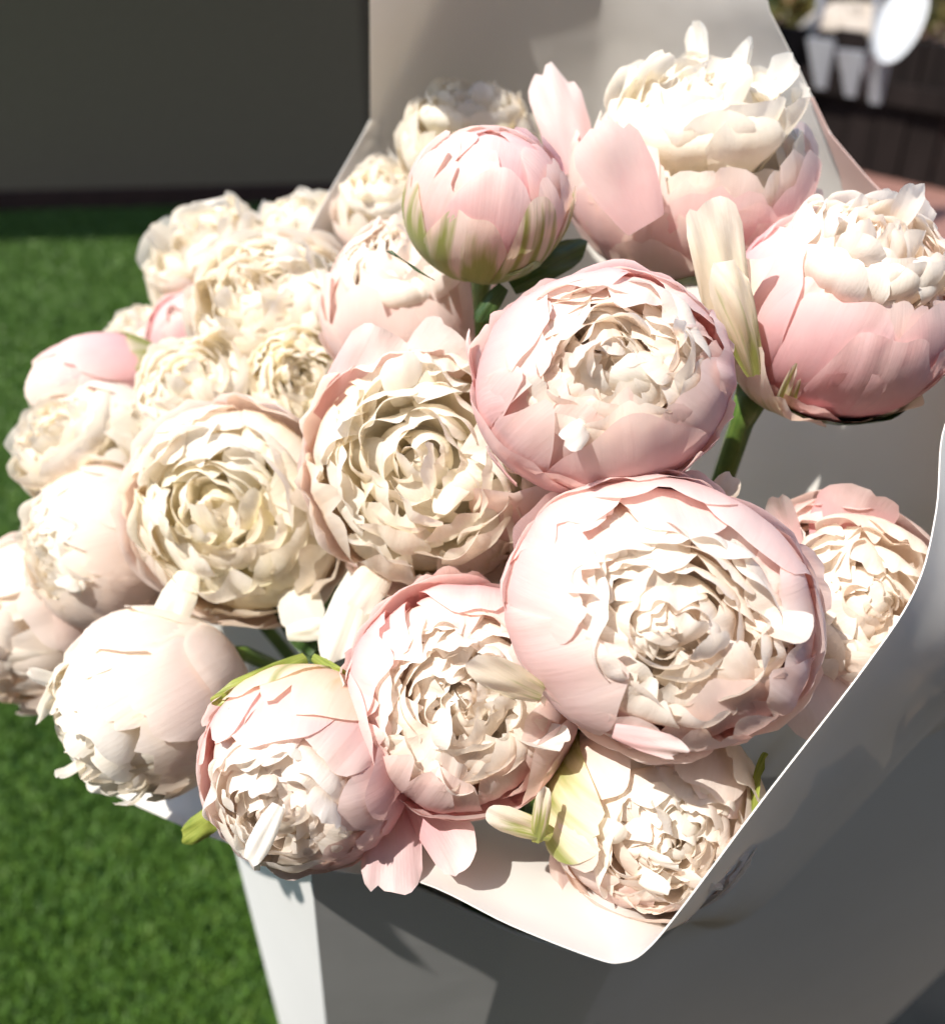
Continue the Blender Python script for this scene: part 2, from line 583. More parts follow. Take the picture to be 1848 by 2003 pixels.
# white oval on thin grey posts, and three white spikes hanging in front of the fence
oc = at_dist(1760, 40, 4.2)
ov = empty("oval_panel", oc, "tilted white oval panel on a thin grey post at the right", "garden ornament")
V, F = [], []
ax = (CX * 0.42 + CY * 0.91).normalized()
bx = (CX * 0.91 - CY * 0.42).normalized()
nn = ax.cross(bx)
seg = 48
for k, off in enumerate((-0.012, 0.012)):
    for rr in (0.0, 0.8, 1.0):
        for i in range(seg):
            a = 2 * math.pi * i / seg
            V.append(ax * (math.cos(a) * 0.172 * rr) + bx * (math.sin(a) * 0.082 * rr) + nn * (off * (0.6 if rr == 1.0 else 1.0)))
for k in range(2):
    for ring in range(2):
        b0 = (k * 3 + ring) * seg
        for i in range(seg):
            q = (b0 + i, b0 + (i + 1) % seg, b0 + seg + (i + 1) % seg, b0 + seg + i)
            F.append(q if k else q[::-1])
for i in range(seg):
    F.append((2 * seg + i, 2 * seg + (i + 1) % seg, 5 * seg + (i + 1) % seg, 5 * seg + i))
link("panel", mesh_from("panel", V, F, M_WHITE), ov)
pt = at_dist(1712, 60, 4.25) - oc
tube("post", [at_dist(1722, -160, 4.25) - oc, pt, at_dist(1700, 132, 4.25) - oc], [0.014] * 3, M_GREYPOST, ov, 10)
gp = at_dist(1600, 60, 4.3)
rod = empty("hanging_rod", gp, "thin grey metal rod hanging down to a small hook above the fence", "rod")
tube("shaft", [at_dist(1622, -160, 4.3) - gp, at_dist(1604, 20, 4.3) - gp, at_dist(1592, 66, 4.3) - gp], [0.017] * 3, M_GREYPOST, rod, 10)
tube("hook", [at_dist(1592, 66, 4.3) - gp, at_dist(1588, 74, 4.3) - gp, at_dist(1600, 80, 4.3) - gp], [0.010] * 3, M_GREYPOST, rod, 8)
for (u, v0, v1, lab) in ((1606, 76, 172, "white tapering spike on the dark fence, directly under the grey rod"),
                         (1664, 98, 188, "white tapering spike on the dark fence, middle of three"),
                         (1712, 118, 202, "white tapering spike on the dark fence, nearest the white oval")):
    t0 = at_dist(u, v0, 4.25)
    t1 = at_dist(u + 1, v1, 4.25)
    wv = Vector((0.043, -0.035, 0))
    dv = Vector((0.006, 0.008, 0))
    pts = [t0 - wv, t0 + wv, t1 + wv * .30, t1 - wv * .42]
    V = [p - dv - t0 for p in pts] + [p + dv - t0 for p in pts]
    F = [(0, 1, 2, 3), (7, 6, 5, 4), (0, 4, 5, 1), (1, 5, 6, 2), (2, 6, 7, 3), (3, 7, 4, 0)]
    o = link("hanging_spike", mesh_from("hanging_spike", V, F, M_SPIKE, smooth=False), None, label=lab, category="spike", group="white spikes on the fence")
    o.location = t0

# ------------------------------------------------------------------ white box and paper wrap
FY = 0.325                                     # world y of the box front


def sheet(name, rows, mat, parent, thick=0.0005, smooth=True, wob=0.0, seed=0, sub=1):
    """rows: list of equally long point rows -> smooth grid, a real thin sheet"""
    A = np.array([[list(p) for p in r] for r in rows], dtype=float)
    nv, nu = A.shape[:2]
    if wob:
        r = np.random.default_rng(seed)
        for k in range(6):
            fu, fv, ph = r.uniform(3, 14), r.uniform(0.5, 4), r.uniform(0, 6)
            s = np.sin(np.linspace(0, fu, nu)[None, :] + np.linspace(0, fv, nv)[:, None] + ph)
            A += (s * wob / (1 + 0.3 * k))[..., None] * np.array(CZ)[None, None] * np.linspace(0.15, 1, nv)[:, None, None]
    if wob:
        gu, gv = np.meshgrid(np.linspace(0, 1, nu), np.linspace(0, 1, nv))
        for k in range(9):
            an, a, b = r.uniform(0, 3.14), r.uniform(0, 1), r.uniform(0.1, 1)
            w = r.uniform(0.03, 0.09)
            dist = np.abs((gu - a) * math.cos(an) + (gv - b) * math.sin(an))
            along = np.abs(-(gu - a) * math.sin(an) + (gv - b) * math.cos(an))
            h = np.clip(1 - dist / w, 0, 1) * np.clip(1 - along / 0.35, 0, 1) * r.uniform(-1, 1) * wob * 1.6
            A += h[..., None] * np.array(CZ)[None, None]
    me = mesh_from(name, A.reshape(-1, 3), grid_faces(nu, nv), mat, uv=[(i / (nu - 1), j / (nv - 1)) for j in range(nv) for i in range(nu)], smooth=smooth)
    o = link(name, me, parent)
    so = o.modifiers.new("thickness", 'SOLIDIFY')
    so.thickness = thick
    so.offset = 0
    es = o.modifiers.new("crisp_edges", 'EDGE_SPLIT')
    es.split_angle = math.radians(50)
    return o


def catmull(pts, n):
    """resample a polyline smoothly; pts (u,v,d,[corner])"""
    A = np.array([p[:3] for p in pts], dtype=float)
    out = []
    m = len(A)
    for i in range(m - 1):
        p0 = A[max(i - 1, 0)]
        p1, p2 = A[i], A[i + 1]
        p3 = A[min(i + 2, m - 1)]
        if len(pts[i]) > 3:
            p0 = p1 - (p2 - p1)
        if len(pts[i + 1]) > 3:
            p3 = p2 + (p2 - p1)
        for k in range(n):
            t = k / n
            out.append(0.5 * (2 * p1 + (p2 - p0) * t + (2 * p0 - 5 * p1 + 4 * p2 - p3) * t * t + (3 * p1 - p0 - 3 * p2 + p3) * t ** 3))
    out.append(A[-1])
    return out


box = empty("carrier_box", on_plane_y(1100, 2100, FY + 0.1), "tall white card carrier box holding the wrapped bouquet", "box")
box_inv = box.location


def rel(p, o=None):
    return Vector(p) - box_inv


FLt = on_plane_y(606, 1660, FY)
LEAN = 0.27
SKEW = 0.34
def on_lean(u, v):
    r = CX * ((u - 924) / PXF) + CY * ((1001.5 - v) / PXF) - CZ
    k = (FY + (FLt.z - CAM_H) * LEAN) / (r.y + LEAN * r.z)
    if r.x * k > 0.05:                              # the card bends back to the right of this crease
        k = (FY + (FLt.z - CAM_H) * LEAN - SKEW * 0.05) / (r.y + LEAN * r.z - SKEW * r.x)
    return CAM + r * k


def lean_to(u, v, d, cu, cv):
    """rim point whose paper bellies out until it meets the box front at (cu, cv)"""
    return (u, v, d, cu - u, cv - v, (on_lean(cu, cv) - CAM).dot(-CZ) - 0.005 - d)


FLb = Vector((FLt.x - 0.075, FY + (FLt.z - 0.03) * LEAN, 0.03))
BLt = P(436, 1560, 0.70)
BLb = Vector((BLt.x - 0.01, BLt.y + 0.10, 0.03))
FRt = on_plane_y(2700, 1080, FY)
FRb = Vector((FRt.x, FLb.y, 0.03))
BRt = Vector((FRt.x, BLt.y, 0.85))
BRb = Vector((FRt.x, BLb.y, 0.03))


def quad_panel(name, a, b, c, d, parent, n=14):
    rows = []
    for j in range(n):
        t = j / (n - 1)
        l = a.lerp(d, t)
        r = b.lerp(c, t)
        rows.append([rel(l.lerp(r, i / (n - 1))) for i in range(n)])
    return sheet(name, rows, M_BOX, parent, 0.0016, smooth=False)


tf = [(606, 1660), (700, 1695), (820, 1738), (1000, 1822), (1200, 1884), (1300, 1828), (1400, 1735), (1540, 1610), (1700, 1495), (1848, 1415), (2000, 1340), (2300, 1230), (2700, 1080)]

top_front = [on_lean(u, v) for u, v in tf]
FRt = top_front[-1]
FRb = Vector((FRt.x, FLb.y + max(0.0, FRt.x - 0.05) * SKEW, 0.03))
BRt = Vector((FRt.x + 0.02, max(BLt.y, FRt.y + 0.12), 0.9))
BRb = Vector((FRt.x + 0.02, max(BLb.y, FRb.y + 0.12), 0.03))
bot_front = [Vector((FLb.x + (FRb.x - FLb.x) * (t.x - FLt.x) / (FRt.x - FLt.x), FLb.y + max(0.0, t.x - 0.05) * SKEW, 0.03)) for t in top_front]
sheet("front_panel", [[rel(t.lerp(b, j / 9)) for t, b in zip(top_front, bot_front)] for j in range(10)], M_BOX, box, 0.0016, smooth=False)
quad_panel("side_panel", BLt, FLt, FLb, BLb, box)
quad_panel("side_panel", FRt, BRt, BRb, FRb, box)
quad_panel("back_panel", BRt, BLt, BLb, BRb, box)
quad_panel("bottom_panel", FLb, FRb, BRb, BLb, box)

wrapo = P(1000, 1900, 0.62)
wrap = empty("bouquet_wrap", wrapo, "white glossy paper wrap flaring round the peonies with rounded front lip", "wrapping paper")


def relw(p):
    return Vector(p) - wrapo


BASE = P(1060, 2350, 0.72) + Vector((0.03, 0.17, 0.03))                     # where the stems are bound, inside the box
# (u, v, depth, du, dv, dd): the last three say how the paper bellies out just below its edge
RIM = [
    (1890, 600, 0.50, 60, 80, .04), (1930, 660, 0.45, 150, 60, .06), lean_to(1885, 760, 0.425, 2180, 1240), lean_to(1843, 850, 0.412, 2090, 1290), lean_to(1829, 1000, 0.395, 2000, 1350), lean_to(1788, 1150, 0.385, 1920, 1390),
    lean_to(1690, 1300, 0.378, 1790, 1455), lean_to(1500, 1545, 0.372, 1605, 1650), lean_to(1335, 1765, 0.370, 1420, 1812), (1262, 1852, 0.370, 10, -120, .17), (1215, 1876, 0.371, -30, -215, .15), (1160, 1868, 0.374, -30, -215, .15),
    (1000, 1806, 0.392, -20, -200, .14), (820, 1722, 0.418, 0, -150, .12), (640, 1700, 0.455, 20, -150, .10), (440, 1645, 0.515, 40, -140, .09), (320, 1598, 0.55, 50, -130, .08), (195, 1535, 0.59, 80, -100, .08), (135, 1462, 0.62, 100, -60, .06),
    (150, 1300, 0.67, 80, 0, .05), (230, 1050, 0.74, 60, 0, .03), (330, 800, 0.80, 30, 0, 0.02), (500, 600, 0.82, 0, 40, 0), (600, 510, 0.81, 0, 60, 0), (680, 430, 0.80, 0, 60, 0), (740, 380, 0.79, 0, 100, 0), (800, 330, 0.78, 0, 100, 0)]


def catmull6(pts, n):
    A = np.array(pts, dtype=float)
    out = []
    m = len(A)
    for i in range(m - 1):
        p0, p1, p2, p3 = A[max(i - 1, 0)], A[i], A[i + 1], A[min(i + 2, m - 1)]
        for k in range(n):
            t = k / n
            out.append(0.5 * (2 * p1 + (p2 - p0) * t + (2 * p0 - 5 * p1 + 4 * p2 - p3) * t * t + (3 * p1 - p0 - 3 * p2 + p3) * t ** 3))
    out.append(A[-1])
    return out


rim = catmull6(RIM, 6)
NV = 26
rows = [[] for _ in range(NV)]
for (u, v, d, du, dv, dd) in rim:
    p = P(u, v, d)
    q = BASE + (p - BASE) * 0.12
    c = P(u + du, v + dv, d + dd)
    p0, p3 = p + (p - c) * 0.7, q + (q - c) * 0.5
    for j in range(NV):
        t = 2 * j / (NV - 1)
        a0, a1, a2, a3 = (p0, p, c, q) if t <= 1 else (p, c, q, p3)
        w = t if t <= 1 else t - 1
        x = 0.5 * (2 * a1 + (a2 - a0) * w + (2 * a0 - 5 * a1 + 4 * a2 - a3) * w * w + (3 * a1 - a0 - 3 * a2 + a3) * w ** 3)
        rows[j].append(relw(x))
rows = rows[::-1]
sheet("paper_sheet", rows, M_PAPER, wrap, 0.0006, wob=0.0016, seed=3)

# back sheet standing behind the flowers up past the frame
VK = [-160, 10, 125, 260, 352, 448, 560, 740, 1000, 1200, 1500]


def back_edge(v):
    return float(np.interp(v, VK, [1482, 1502, 1560, 1624, 1702, 1800, 1870, 1900, 1860, 1790, 1640]))


def back_d(u, v):
    ur = back_edge(v)
    dr = float(np.interp(v, VK, [0.53, 0.548, 0.556, 0.556, 0.545, 0.525, 0.50, 0.48, 0.50, 0.53, 0.56]))
    dc = float(np.interp(v, [-160, 290, 740, 1200], [0.602, 0.71, 0.755, 0.75]))
    fold = 731 + max(0.0, 236 - v) * 0.50
    x = (u - 1170) / (ur - 1170)
    d = dc - (dc - dr) * max(0.0, x) ** 1.35
    if u < fold:
        d -= (fold - u) * 0.0006
    return d


brow, lrow = [], []
for j in range(48):
    v = -160 + 1680 * j / 47
    ul = float(np.interp(v, [-160, 236, 404, 520, 740, 1200], [722, 725, 628, 570, 700, 900]))
    ur = back_edge(v)
    brow.append([relw(P(u, v, back_d(u, v))) for u in np.linspace(ul, ur, 60)])
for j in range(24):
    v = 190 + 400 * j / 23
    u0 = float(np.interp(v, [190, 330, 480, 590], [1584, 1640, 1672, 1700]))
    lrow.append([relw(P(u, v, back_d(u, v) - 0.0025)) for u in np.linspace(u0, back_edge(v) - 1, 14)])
sheet("back_sheet", brow[::-1], M_PAPER, wrap, 0.0006, wob=0.001, seed=9)
sheet("pink_glow_sheet", lrow[::-1], M_PINK_GLOW, wrap, 0.0005)  # extra sheet added to carry the pink glow on the right flank

# ------------------------------------------------------------------ peonies
class Noise1:
    def __init__(s, r, n=4, fmin=2, fmax=8):
        s.f = r.uniform(fmin, fmax, n)
        s.p = r.uniform(0, 6.28, n)
        s.a = r.uniform(0.4, 1.0, n) / np.sqrt(s.f / fmin)
        s.a /= np.sum(s.a)

    def __call__(s, x):
        return sum(a * np.sin(f * x + p) for a, f, p in zip(s.a, s.f, s.p))


class Noise2:
    def __init__(s, r, n=5, fmin=2, fmax=7):
        s.fx = r.uniform(-fmax, fmax, n)
        s.fy = r.uniform(fmin * .4, fmax * .6, n)
        s.p = r.uniform(0, 6.28, n)

    def __call__(s, x, y):
        return sum(np.sin(a * x + b * y + p) for a, b, p in zip(s.fx, s.fy, s.p)) / len(s.p)


def outline(r, S, notch, rough, shape=2.4):
    """relative length of the petal along its breadth: rounded, nicked and scalloped edge"""
    L = 0.42 + 0.58 * np.clip(1 - np.abs(S) ** shape, 0, 1) ** 0.55
    L = L * (1 + rough * Noise1(r, 4, 3, 9)(S))
    for k in range(r.integers(0, 3)):
        c = r.uniform(-0.7, 0.7)
        L = L * (1 - notch * r.uniform(0.4, 1) * np.exp(-((S - c) / r.uniform(0.05, 0.12)) ** 2))
    return L


def shell_petal(r, R, H, az, hw, atip, abase=12, lift=0.0, curl=0.0, cup=0.0, wr=0.01, ruf=0.02, notch=0.08, rough=0.04, nu=11, nv=11, roll=0.0, shape=2.4):
    """petal hugging an ellipsoid (R horizontal, H vertical); polar angle runs from the stem side (0) to atip"""
    s = np.linspace(-1, 1, nu)
    t = np.linspace(0, 1, nv) ** 0.9
    S, T = np.meshgrid(s, t)
    L = outline(r, S, notch, rough, shape)
    tt = T * L
    al = np.radians(abase + (atip - abase) * tt)
    wid = np.minimum(1.0, 0.35 + 1.1 * tt ** 0.8)
    be = np.radians(hw) * S * wid
    azz = az + roll * tt
    n2 = Noise2(r, 5, 2, 6)
    ed = Noise1(r, 4, 7, 16)
    disp = lift * tt ** 2.2 - cup * (S ** 2) * tt + wr * n2(S * 1.2, tt * 2) * (0.3 + tt) + ruf * ed(S * 1.1) * tt ** 4 + 0.006 * n2(S * 5, tt * 3)
    disp = disp + curl * np.clip((tt - 0.72) / 0.28, 0, 1) ** 2
    rad = 1 + disp
    cb, sb = np.cos(be), np.sin(be)
    x = cb * np.sin(al) * np.cos(azz) - sb * np.sin(azz)
    y = cb * np.sin(al) * np.sin(azz) + sb * np.cos(azz)
    V = np.stack([R * rad * x, R * rad * y, -H * cb * np.cos(al) * (1 + 0.7 * disp)], -1)
    return V.reshape(-1, 3), np.stack([(S * .5 + .5), tt], -1).reshape(-1, 2), nu, nv


def fold_petal(r, az, hw, r1, z0, z1, cin, amp, freq, nu=17, nv=10, lean=0.0, notch=.12, rough=.05, wr=.025):
    """upright frilled petal wrapped round the flower axis; its waved edge leans in over the next layer (units of R)"""
    s = np.linspace(-1, 1, nu)
    t = np.linspace(0, 1, nv)
    S, T = np.meshgrid(s, t)
    L = 0.62 + 0.38 * np.clip(1 - np.abs(S) ** 2.6, 0, 1) ** 0.6
    L = L * (1 + rough * Noise1(r, 4, 3, 9)(S))
    for k in range(r.integers(0, 3)):
        c = r.uniform(-0.7, 0.7)
        L = L * (1 - notch * r.uniform(0.4, 1) * np.exp(-((S - c) / r.uniform(0.06, 0.14)) ** 2))
    tt = T * L
    n2 = Noise2(r, 5, 2, 6)
    wave = Noise1(r, 3, freq * .6, freq * 1.4)
    cv = np.clip((tt - 0.5) / 0.5, 0, 1)
    cloc = cin * (1 + 0.7 * Noise1(r, 2, 1, 3)(S))
    rho = r1 * (0.72 + 0.28 * np.sin(np.minimum(tt, .8) / .8 * np.pi / 2)) + lean * tt - cloc * cv ** 1.5
    rho = rho + amp * wave(S) * tt ** 2 * 1.6 + wr * n2(S * 1.5, tt * 2.5) * (0.3 + tt)
    z = z0 + (z1 - z0) * tt ** 0.85 - 0.35 * np.abs(cloc) * cv ** 2.5 + wr * 0.8 * n2(S * 2 + 3, tt * 2)
    ph = az + np.radians(hw) * S * (0.6 + 0.4 * np.minimum(1, tt * 1.5))
    rho = np.where(rho < 0.01, 0.01 - 0.3 * (rho - 0.01), rho)
    V = np.stack([rho * np.cos(ph), rho * np.sin(ph), z], -1)
    return V.reshape(-1, 3), np.stack([S * .5 + .5, tt], -1).reshape(-1, 2), nu, nv


def free_petal(r, org, d, nrm, L, W, bend=1.2, cup=0.35, wr=0.06, ruf=0.06, notch=0.1, rough=0.06, nu=9, nv=9, twist=0.0, bend0=0.0, shape=2.2, basew=0.22):
    """petal along direction d curling towards nrm"""
    d = np.array(d, float)
    d /= np.linalg.norm(d)
    nrm = np.array(nrm, float)
    nrm = nrm - d * np.dot(nrm, d)
    nrm /= np.linalg.norm(nrm) + 1e-9
    b = np.cross(d, nrm)
    s = np.linspace(-1, 1, nu)
    t = np.linspace(0, 1, nv)
    S, T = np.meshgrid(s, t)
    Lr = outline(r, S, notch, rough, shape)
    tt = T * Lr
    # spine (integrated arc whose bend grows along it)
    q = np.linspace(0, 1.15, 60)
    ang = bend0 + bend * q ** 1.5
    dx = np.concatenate([[0], np.cumsum(np.cos(ang[:-1]) * np.diff(q))])
    dy = np.concatenate([[0], np.cumsum(np.sin(ang[:-1]) * np.diff(q))])
    px = np.interp(tt, q, dx) * L
    py = np.interp(tt, q, dy) * L
    aa = np.interp(tt, q, ang)
    w = W * (basew + (1.05 - basew) * np.clip(tt, 0, 1) ** 0.75)
    n2 = Noise2(r, 5, 2, 7)
    ed = Noise1(r, 4, 6, 15)
    off = (cup * S ** 2 * w + wr * L * n2(S * 1.3, tt * 2.2) * (0.3 + tt) + ruf * L * ed(S) * tt ** 3)
    lat = S * w * (1 - 0.18 * cup * S ** 2)
    tw = twist * tt
    ca, sa = np.cos(tw), np.sin(tw)
    lx = lat * ca - off * sa
    of = lat * sa + off * ca
    ndir = -np.sin(aa)[..., None] * d + np.cos(aa)[..., None] * nrm
    V = np.array(org)[None, None] + px[..., None] * d + py[..., None] * nrm + lx[..., None] * b + of[..., None] * ndir
    return V.reshape(-1, 3), np.stack([S * .5 + .5, tt], -1).reshape(-1, 2), nu, nv


PINK = (0.86, 0.41, 0.48)
ROSE = (0.82, 0.32, 0.45)
BLUSH = (0.92, 0.63, 0.64)
PEACH = (0.93, 0.78, 0.66)
CREAM = (0.965, 0.917, 0.77)
IVORY = (0.97, 0.94, 0.84)
WHITE = (0.97, 0.96, 0.92)
BUTTER = (0.96, 0.92, 0.69)


def lerp3(a, b, t):
    return tuple(x + (y - x) * t for x, y in zip(a, b))


class Peony:
    def __init__(s, u, v, d, px, n, label, seed, outer=PINK, inner=IVORY, name="peony", sq=0.9, spin=0, green=0.0):
        s.r = np.random.default_rng(seed)
        s.R = px * 0.5 * d / PXF
        s.H = s.R * sq
        Z = camdir(*n)
        Y = (CY - Z * CY.dot(Z))
        if Y.length < 0.2:
            Y = -CZ - Z * (-CZ).dot(Z)
        Y.normalize()
        X = Y.cross(Z)
        if spin:
            X, Y = X * math.cos(spin) + Y * math.sin(spin), Y * math.cos(spin) - X * math.sin(spin)
        s.rot = Matrix((X, Y, Z)).transposed()
        s.pos = P(u, v, d)
        s.base = s.pos - Z * s.H                       # stem end
        s.e = empty(name, s.base, label, "flower", "peonies in the bouquet", s.rot)
        s.outer, s.inner, s.green = outer, inner, green
        s.d = d
        s.inv = s.e.matrix_world.inverted()
        s.hi = 1 if d < 0.5 else 0
        s.warp = np.eye(3) + s.r.normal(size=(3, 3)) * np.array([[.035, .035, .05], [.035, .035, .05], [.03, .03, .03]])

    def add(s, data, tint, green=0.0, name="petal", mat=None, free=False):
        V, U, nu, nv = data
        if not free:
            V = V @ s.warp.T
        V = V + np.array([0, 0, s.H])
        me = mesh_from(name, V, grid_faces(nu, nv), mat or M_PETAL, uv=U)
        o = link(name, me, s.e)
        j = s.r.uniform(0.97, 1.03)
        o.color = (min(tint[0] * j, .97), min(tint[1] * j, .97), min(tint[2] * j, .97), 1 - green)
        return o

    def shell(s, az, hw, atip, k=1.0, tint=None, green=0.0, deg=True, **kw):
        kw.setdefault('nu', 21 if s.hi else 13)
        kw.setdefault('nv', 17 if s.hi else 12)
        kh = kw.pop('kh', k)
        return s.add(shell_petal(s.r, s.R * k, s.H * kh, math.radians(az), hw, atip, **kw), tint or s.outer, green)

    def ring(s, n, k, atip, hw, tint, jit=5, green=0.0, kh=None, a0=None, lift=(0, 0), curl=(0, 0), **kw):
        a0 = s.r.uniform(0, 360) if a0 is None else a0
        for i in range(n):
            az = a0 + 360 * i / n + s.r.uniform(-0.3, 0.3) * 360 / n
            tt = tint(s.r.random()) if callable(tint) else tint
            s.shell(az, hw * s.r.uniform(0.8, 1.2), atip + s.r.uniform(-jit, jit), k * s.r.uniform(0.975, 1.02), tt,
                    green=max(0, green * s.r.uniform(0, 1.5) - 0.05), kh=(kh or k) * s.r.uniform(0.97, 1.03),
                    lift=s.r.uniform(*lift), curl=s.r.uniform(*curl), **kw)

    def tuft(s, n, rad, z0, L, W, tint, spread=0.9, up=0.6, tin=0.5, bend=(0.4, 1.6), **kw):
        """loose crumpled petals standing in the heart of the flower (units of R)"""
        for i in range(n):
            a = s.r.uniform(0, 2 * math.pi)
            q = rad * math.sqrt(s.r.random())
            org = np.array([q * math.cos(a), q * math.sin(a), z0]) * s.R
            out = np.array([math.cos(a), math.sin(a), 0])
            rv = s.r.normal(size=3)
            d = out * spread * (q / max(rad, .01)) + np.array([0, 0, up]) + rv * 0.28
            nrm = -out + s.r.normal(size=3) * 0.5 + np.array([0, 0, 0.2])
            tt = tint(s.r.random()) if callable(tint) else tint
            s.add(free_petal(s.r, org, d, nrm, L * s.R * s.r.uniform(0.7, 1.25), W * s.R * s.r.uniform(0.7, 1.3),
                             bend=s.r.uniform(*bend), twist=s.r.uniform(-0.7, 0.7), nu=9, nv=9, **kw), tt)

    def world_petal(s, a, b, width, face, bend=0.6, cup=0.25, tint=None, green=0.0, name="petal", mat=None, **kw):
        """hand-placed petal from world point a to b; face = direction it curls to"""
        A = s.inv @ a - Vector((0, 0, s.H))
        B = s.inv @ b - Vector((0, 0, s.H))
        nrm = s.rot.transposed() @ face
        d = B - A
        L = d.length * (1 + 0.10 * abs(bend))
        kw.setdefault('bend0', -bend * 0.4)
        kw.setdefault('basew', 0.45)
        return s.add(free_petal(s.r, A, d, nrm, L, width, bend=bend, cup=cup, nu=13, nv=13, **kw), tint or s.outer, green, name, mat, True)

    def sepals(s, n=4, a0=None, atip=62, hw=26, k=1.03, lift=(0.0, 0.12), mat=None):
        a0 = s.r.uniform(0, 360) if a0 is None else a0
        for i in range(n):
            dat = shell_petal(s.r, s.R * k, s.H * k, math.radians(a0 + 360 * i / n + s.r.uniform(-15, 15)), hw * s.r.uniform(.7, 1.2),
                              atip * s.r.uniform(0.75, 1.2), abase=3, lift=s.r.uniform(*lift), nu=9, nv=9, shape=1.6, wr=0.015)
            s.add(dat, (0.3, 0.4, 0.1), name="sepal", mat=mat or M_SEPAL)

    def stem(s, rad=0.0042, a=None):
        a = a or s.base + (s.rot @ Vector((0, 0, 0.006)))
        dirn = s.rot @ Vector((0, 0, -1))
        b = BASE + Vector((s.r.uniform(-.02, .02), s.r.uniform(-.02, .02), -0.12))
        m1 = a + dirn * 0.045
        m2 = m1.lerp(b, 0.4) + dirn * 0.01
        pts = []
        for k in range(11):
            t = k / 10
            pts.append((1 - t) ** 3 * a + 3 * (1 - t) ** 2 * t * m1 + 3 * (1 - t) * t * t * m2 + t ** 3 * b)
        tube("stem", [s.inv @ p for p in pts], [rad * (1.5 if k == 0 else 1.0) for k in range(11)], M_STEM, s.e, 9)

    def heart(s, k0, depth, tint, dome=0.06, tuft=6, crumple=1.0, tl=0.5, layers=8, loose=0.0):
        """packed heart: frilled petals wrapped layer inside layer, their waved edges leaning inwards"""
        r = s.r
        off = np.array([r.uniform(-.06, .06), r.uniform(-.06, .06), 0])
        s.ring(6, 0.80, 128, 46, tint(.2), 6, kh=0.55, wr=.03)
        s.ring(5, 0.50, 165, 46, tint(.3), 6, kh=max(.3, depth - .30), wr=.04)
        big = s.hi
        for i in range(layers):
            q = i / (layers - 1)
            r1 = k0 * (1 - 0.86 * q)
            n = max(2, int(round(7.5 - 5 * q)))
            a0 = r.uniform(0, 6.28)
            for m in range(n):
                az = a0 + 6.283 * m / n + r.uniform(-.3, .3)
                hw = 225.0 / n * r.uniform(0.75, 1.2)
                zt = depth + dome * q + r.uniform(-.07, .06)
                dat = fold_petal(r, az, min(hw, 95), r1 * r.uniform(.95, 1.05), depth - 0.62, zt,
                                 r.uniform(0.10 - loose, 0.28) * (0.5 + 0.6 * (1 - q)), 0.044 * crumple * r.uniform(.4, 1.5), r.uniform(1.8, 4.8),
                                 nu=25 if big else 15, nv=14 if big else 10, wr=0.018 * crumple, notch=.12, rough=.045)
                V, U, nu, nv = dat
                s.add(((V + off * q) * s.R, U, nu, nv), tint(r.random()))
        for i in range(3):
            s.shell(r.uniform(0, 360), 55, 196, 0.36 - .04 * i, tint(.5), kh=max(.2, depth - 0.10 - .05 * i), wr=.06, ruf=.08, abase=60)
        for i in range(tuft):
            a = r.uniform(0, 2 * math.pi)
            q = k0 * 0.8 * math.sqrt(r.random())
            out = np.array([math.cos(a), math.sin(a), 0])
            org = np.array([q * math.cos(a), q * math.sin(a), depth - 0.20])
            d = -out * r.uniform(-0.6, 1.0) + np.array([0, 0, r.uniform(0.3, 0.9)]) + r.normal(size=3) * 0.3
            nrm = -out + r.normal(size=3) * 0.5 + np.array([0, 0, -0.5])
            s.add(free_petal(r, org * s.R, d, nrm, tl * s.R * r.uniform(0.6, 1.0), 0.17 * s.R * r.uniform(0.8, 1.6),
                             bend=r.uniform(0.6, 1.6), twist=r.uniform(-0.5, 0.5), cup=r.uniform(0.2, 0.6), nu=13, nv=13, wr=0.05, ruf=.06, shape=2.8, basew=.4), tint(r.random()))

    def guards(s, n, tint, lo=70, hi=112, a0=None, green=0.0):
        """short outer petals of different heights clasping the flower from below"""
        for i in range(n):
            s.shell(s.r.uniform(0, 360) if a0 is None else a0 + 360 * i / n + s.r.uniform(-20, 20), s.r.uniform(20, 34), s.r.uniform(lo, hi), s.r.uniform(1.015, 1.05),
                    tint(s.r.random()), green=green * s.r.random(), wr=0.03, lift=s.r.uniform(0.0, .07), curl=s.r.uniform(-.02, .06), rough=.05, notch=.15)

    # ---- whole-flower recipes
    def globe(s, rim=140, depth=0.80, gpet=6, heart=1.0, a0=None, outer_list=None, mid=BLUSH, stem=True, crumple=1.0):
        """half-open bowl: big guard petals curved over a packed heart"""
        s.sepals()
        s.guards(6, lambda q: lerp3(s.outer, mid, q), 62, rim - 32, green=s.green * 1.5)
        s.ring(5, 1.0, rim - 34, 44, s.outer, 11, green=s.green, kh=1.0, wr=0.028, lift=(-0.01, 0.05), rough=.04, notch=.12)
        if outer_list:
            for (az, hw, at, k) in outer_list:
                s.shell(az, hw, at, k * 0.99, lerp3(s.outer, mid, s.r.uniform(0, .5)), green=s.green * .4 * s.r.random(), wr=0.030, lift=s.r.uniform(-.02, .03), curl=s.r.uniform(-.08, .03), rough=.045, notch=.14, shape=3.0, ruf=.03)
        else:
            s.ring(gpet, 0.985, rim - 10, 38, s.outer, 13, green=s.green * .5, a0=a0, wr=0.03, lift=(-0.03, 0.05), curl=(-0.08, 0.05), rough=.045, notch=.14, shape=2.8)
        s.ring(6, 0.945, rim - 5, 33, lerp3(s.outer, mid, .4), 12, wr=0.03, ruf=0.035, curl=(-0.12, 0.04), lift=(-0.04, 0.04), kh=0.94, rough=.05, notch=.15)
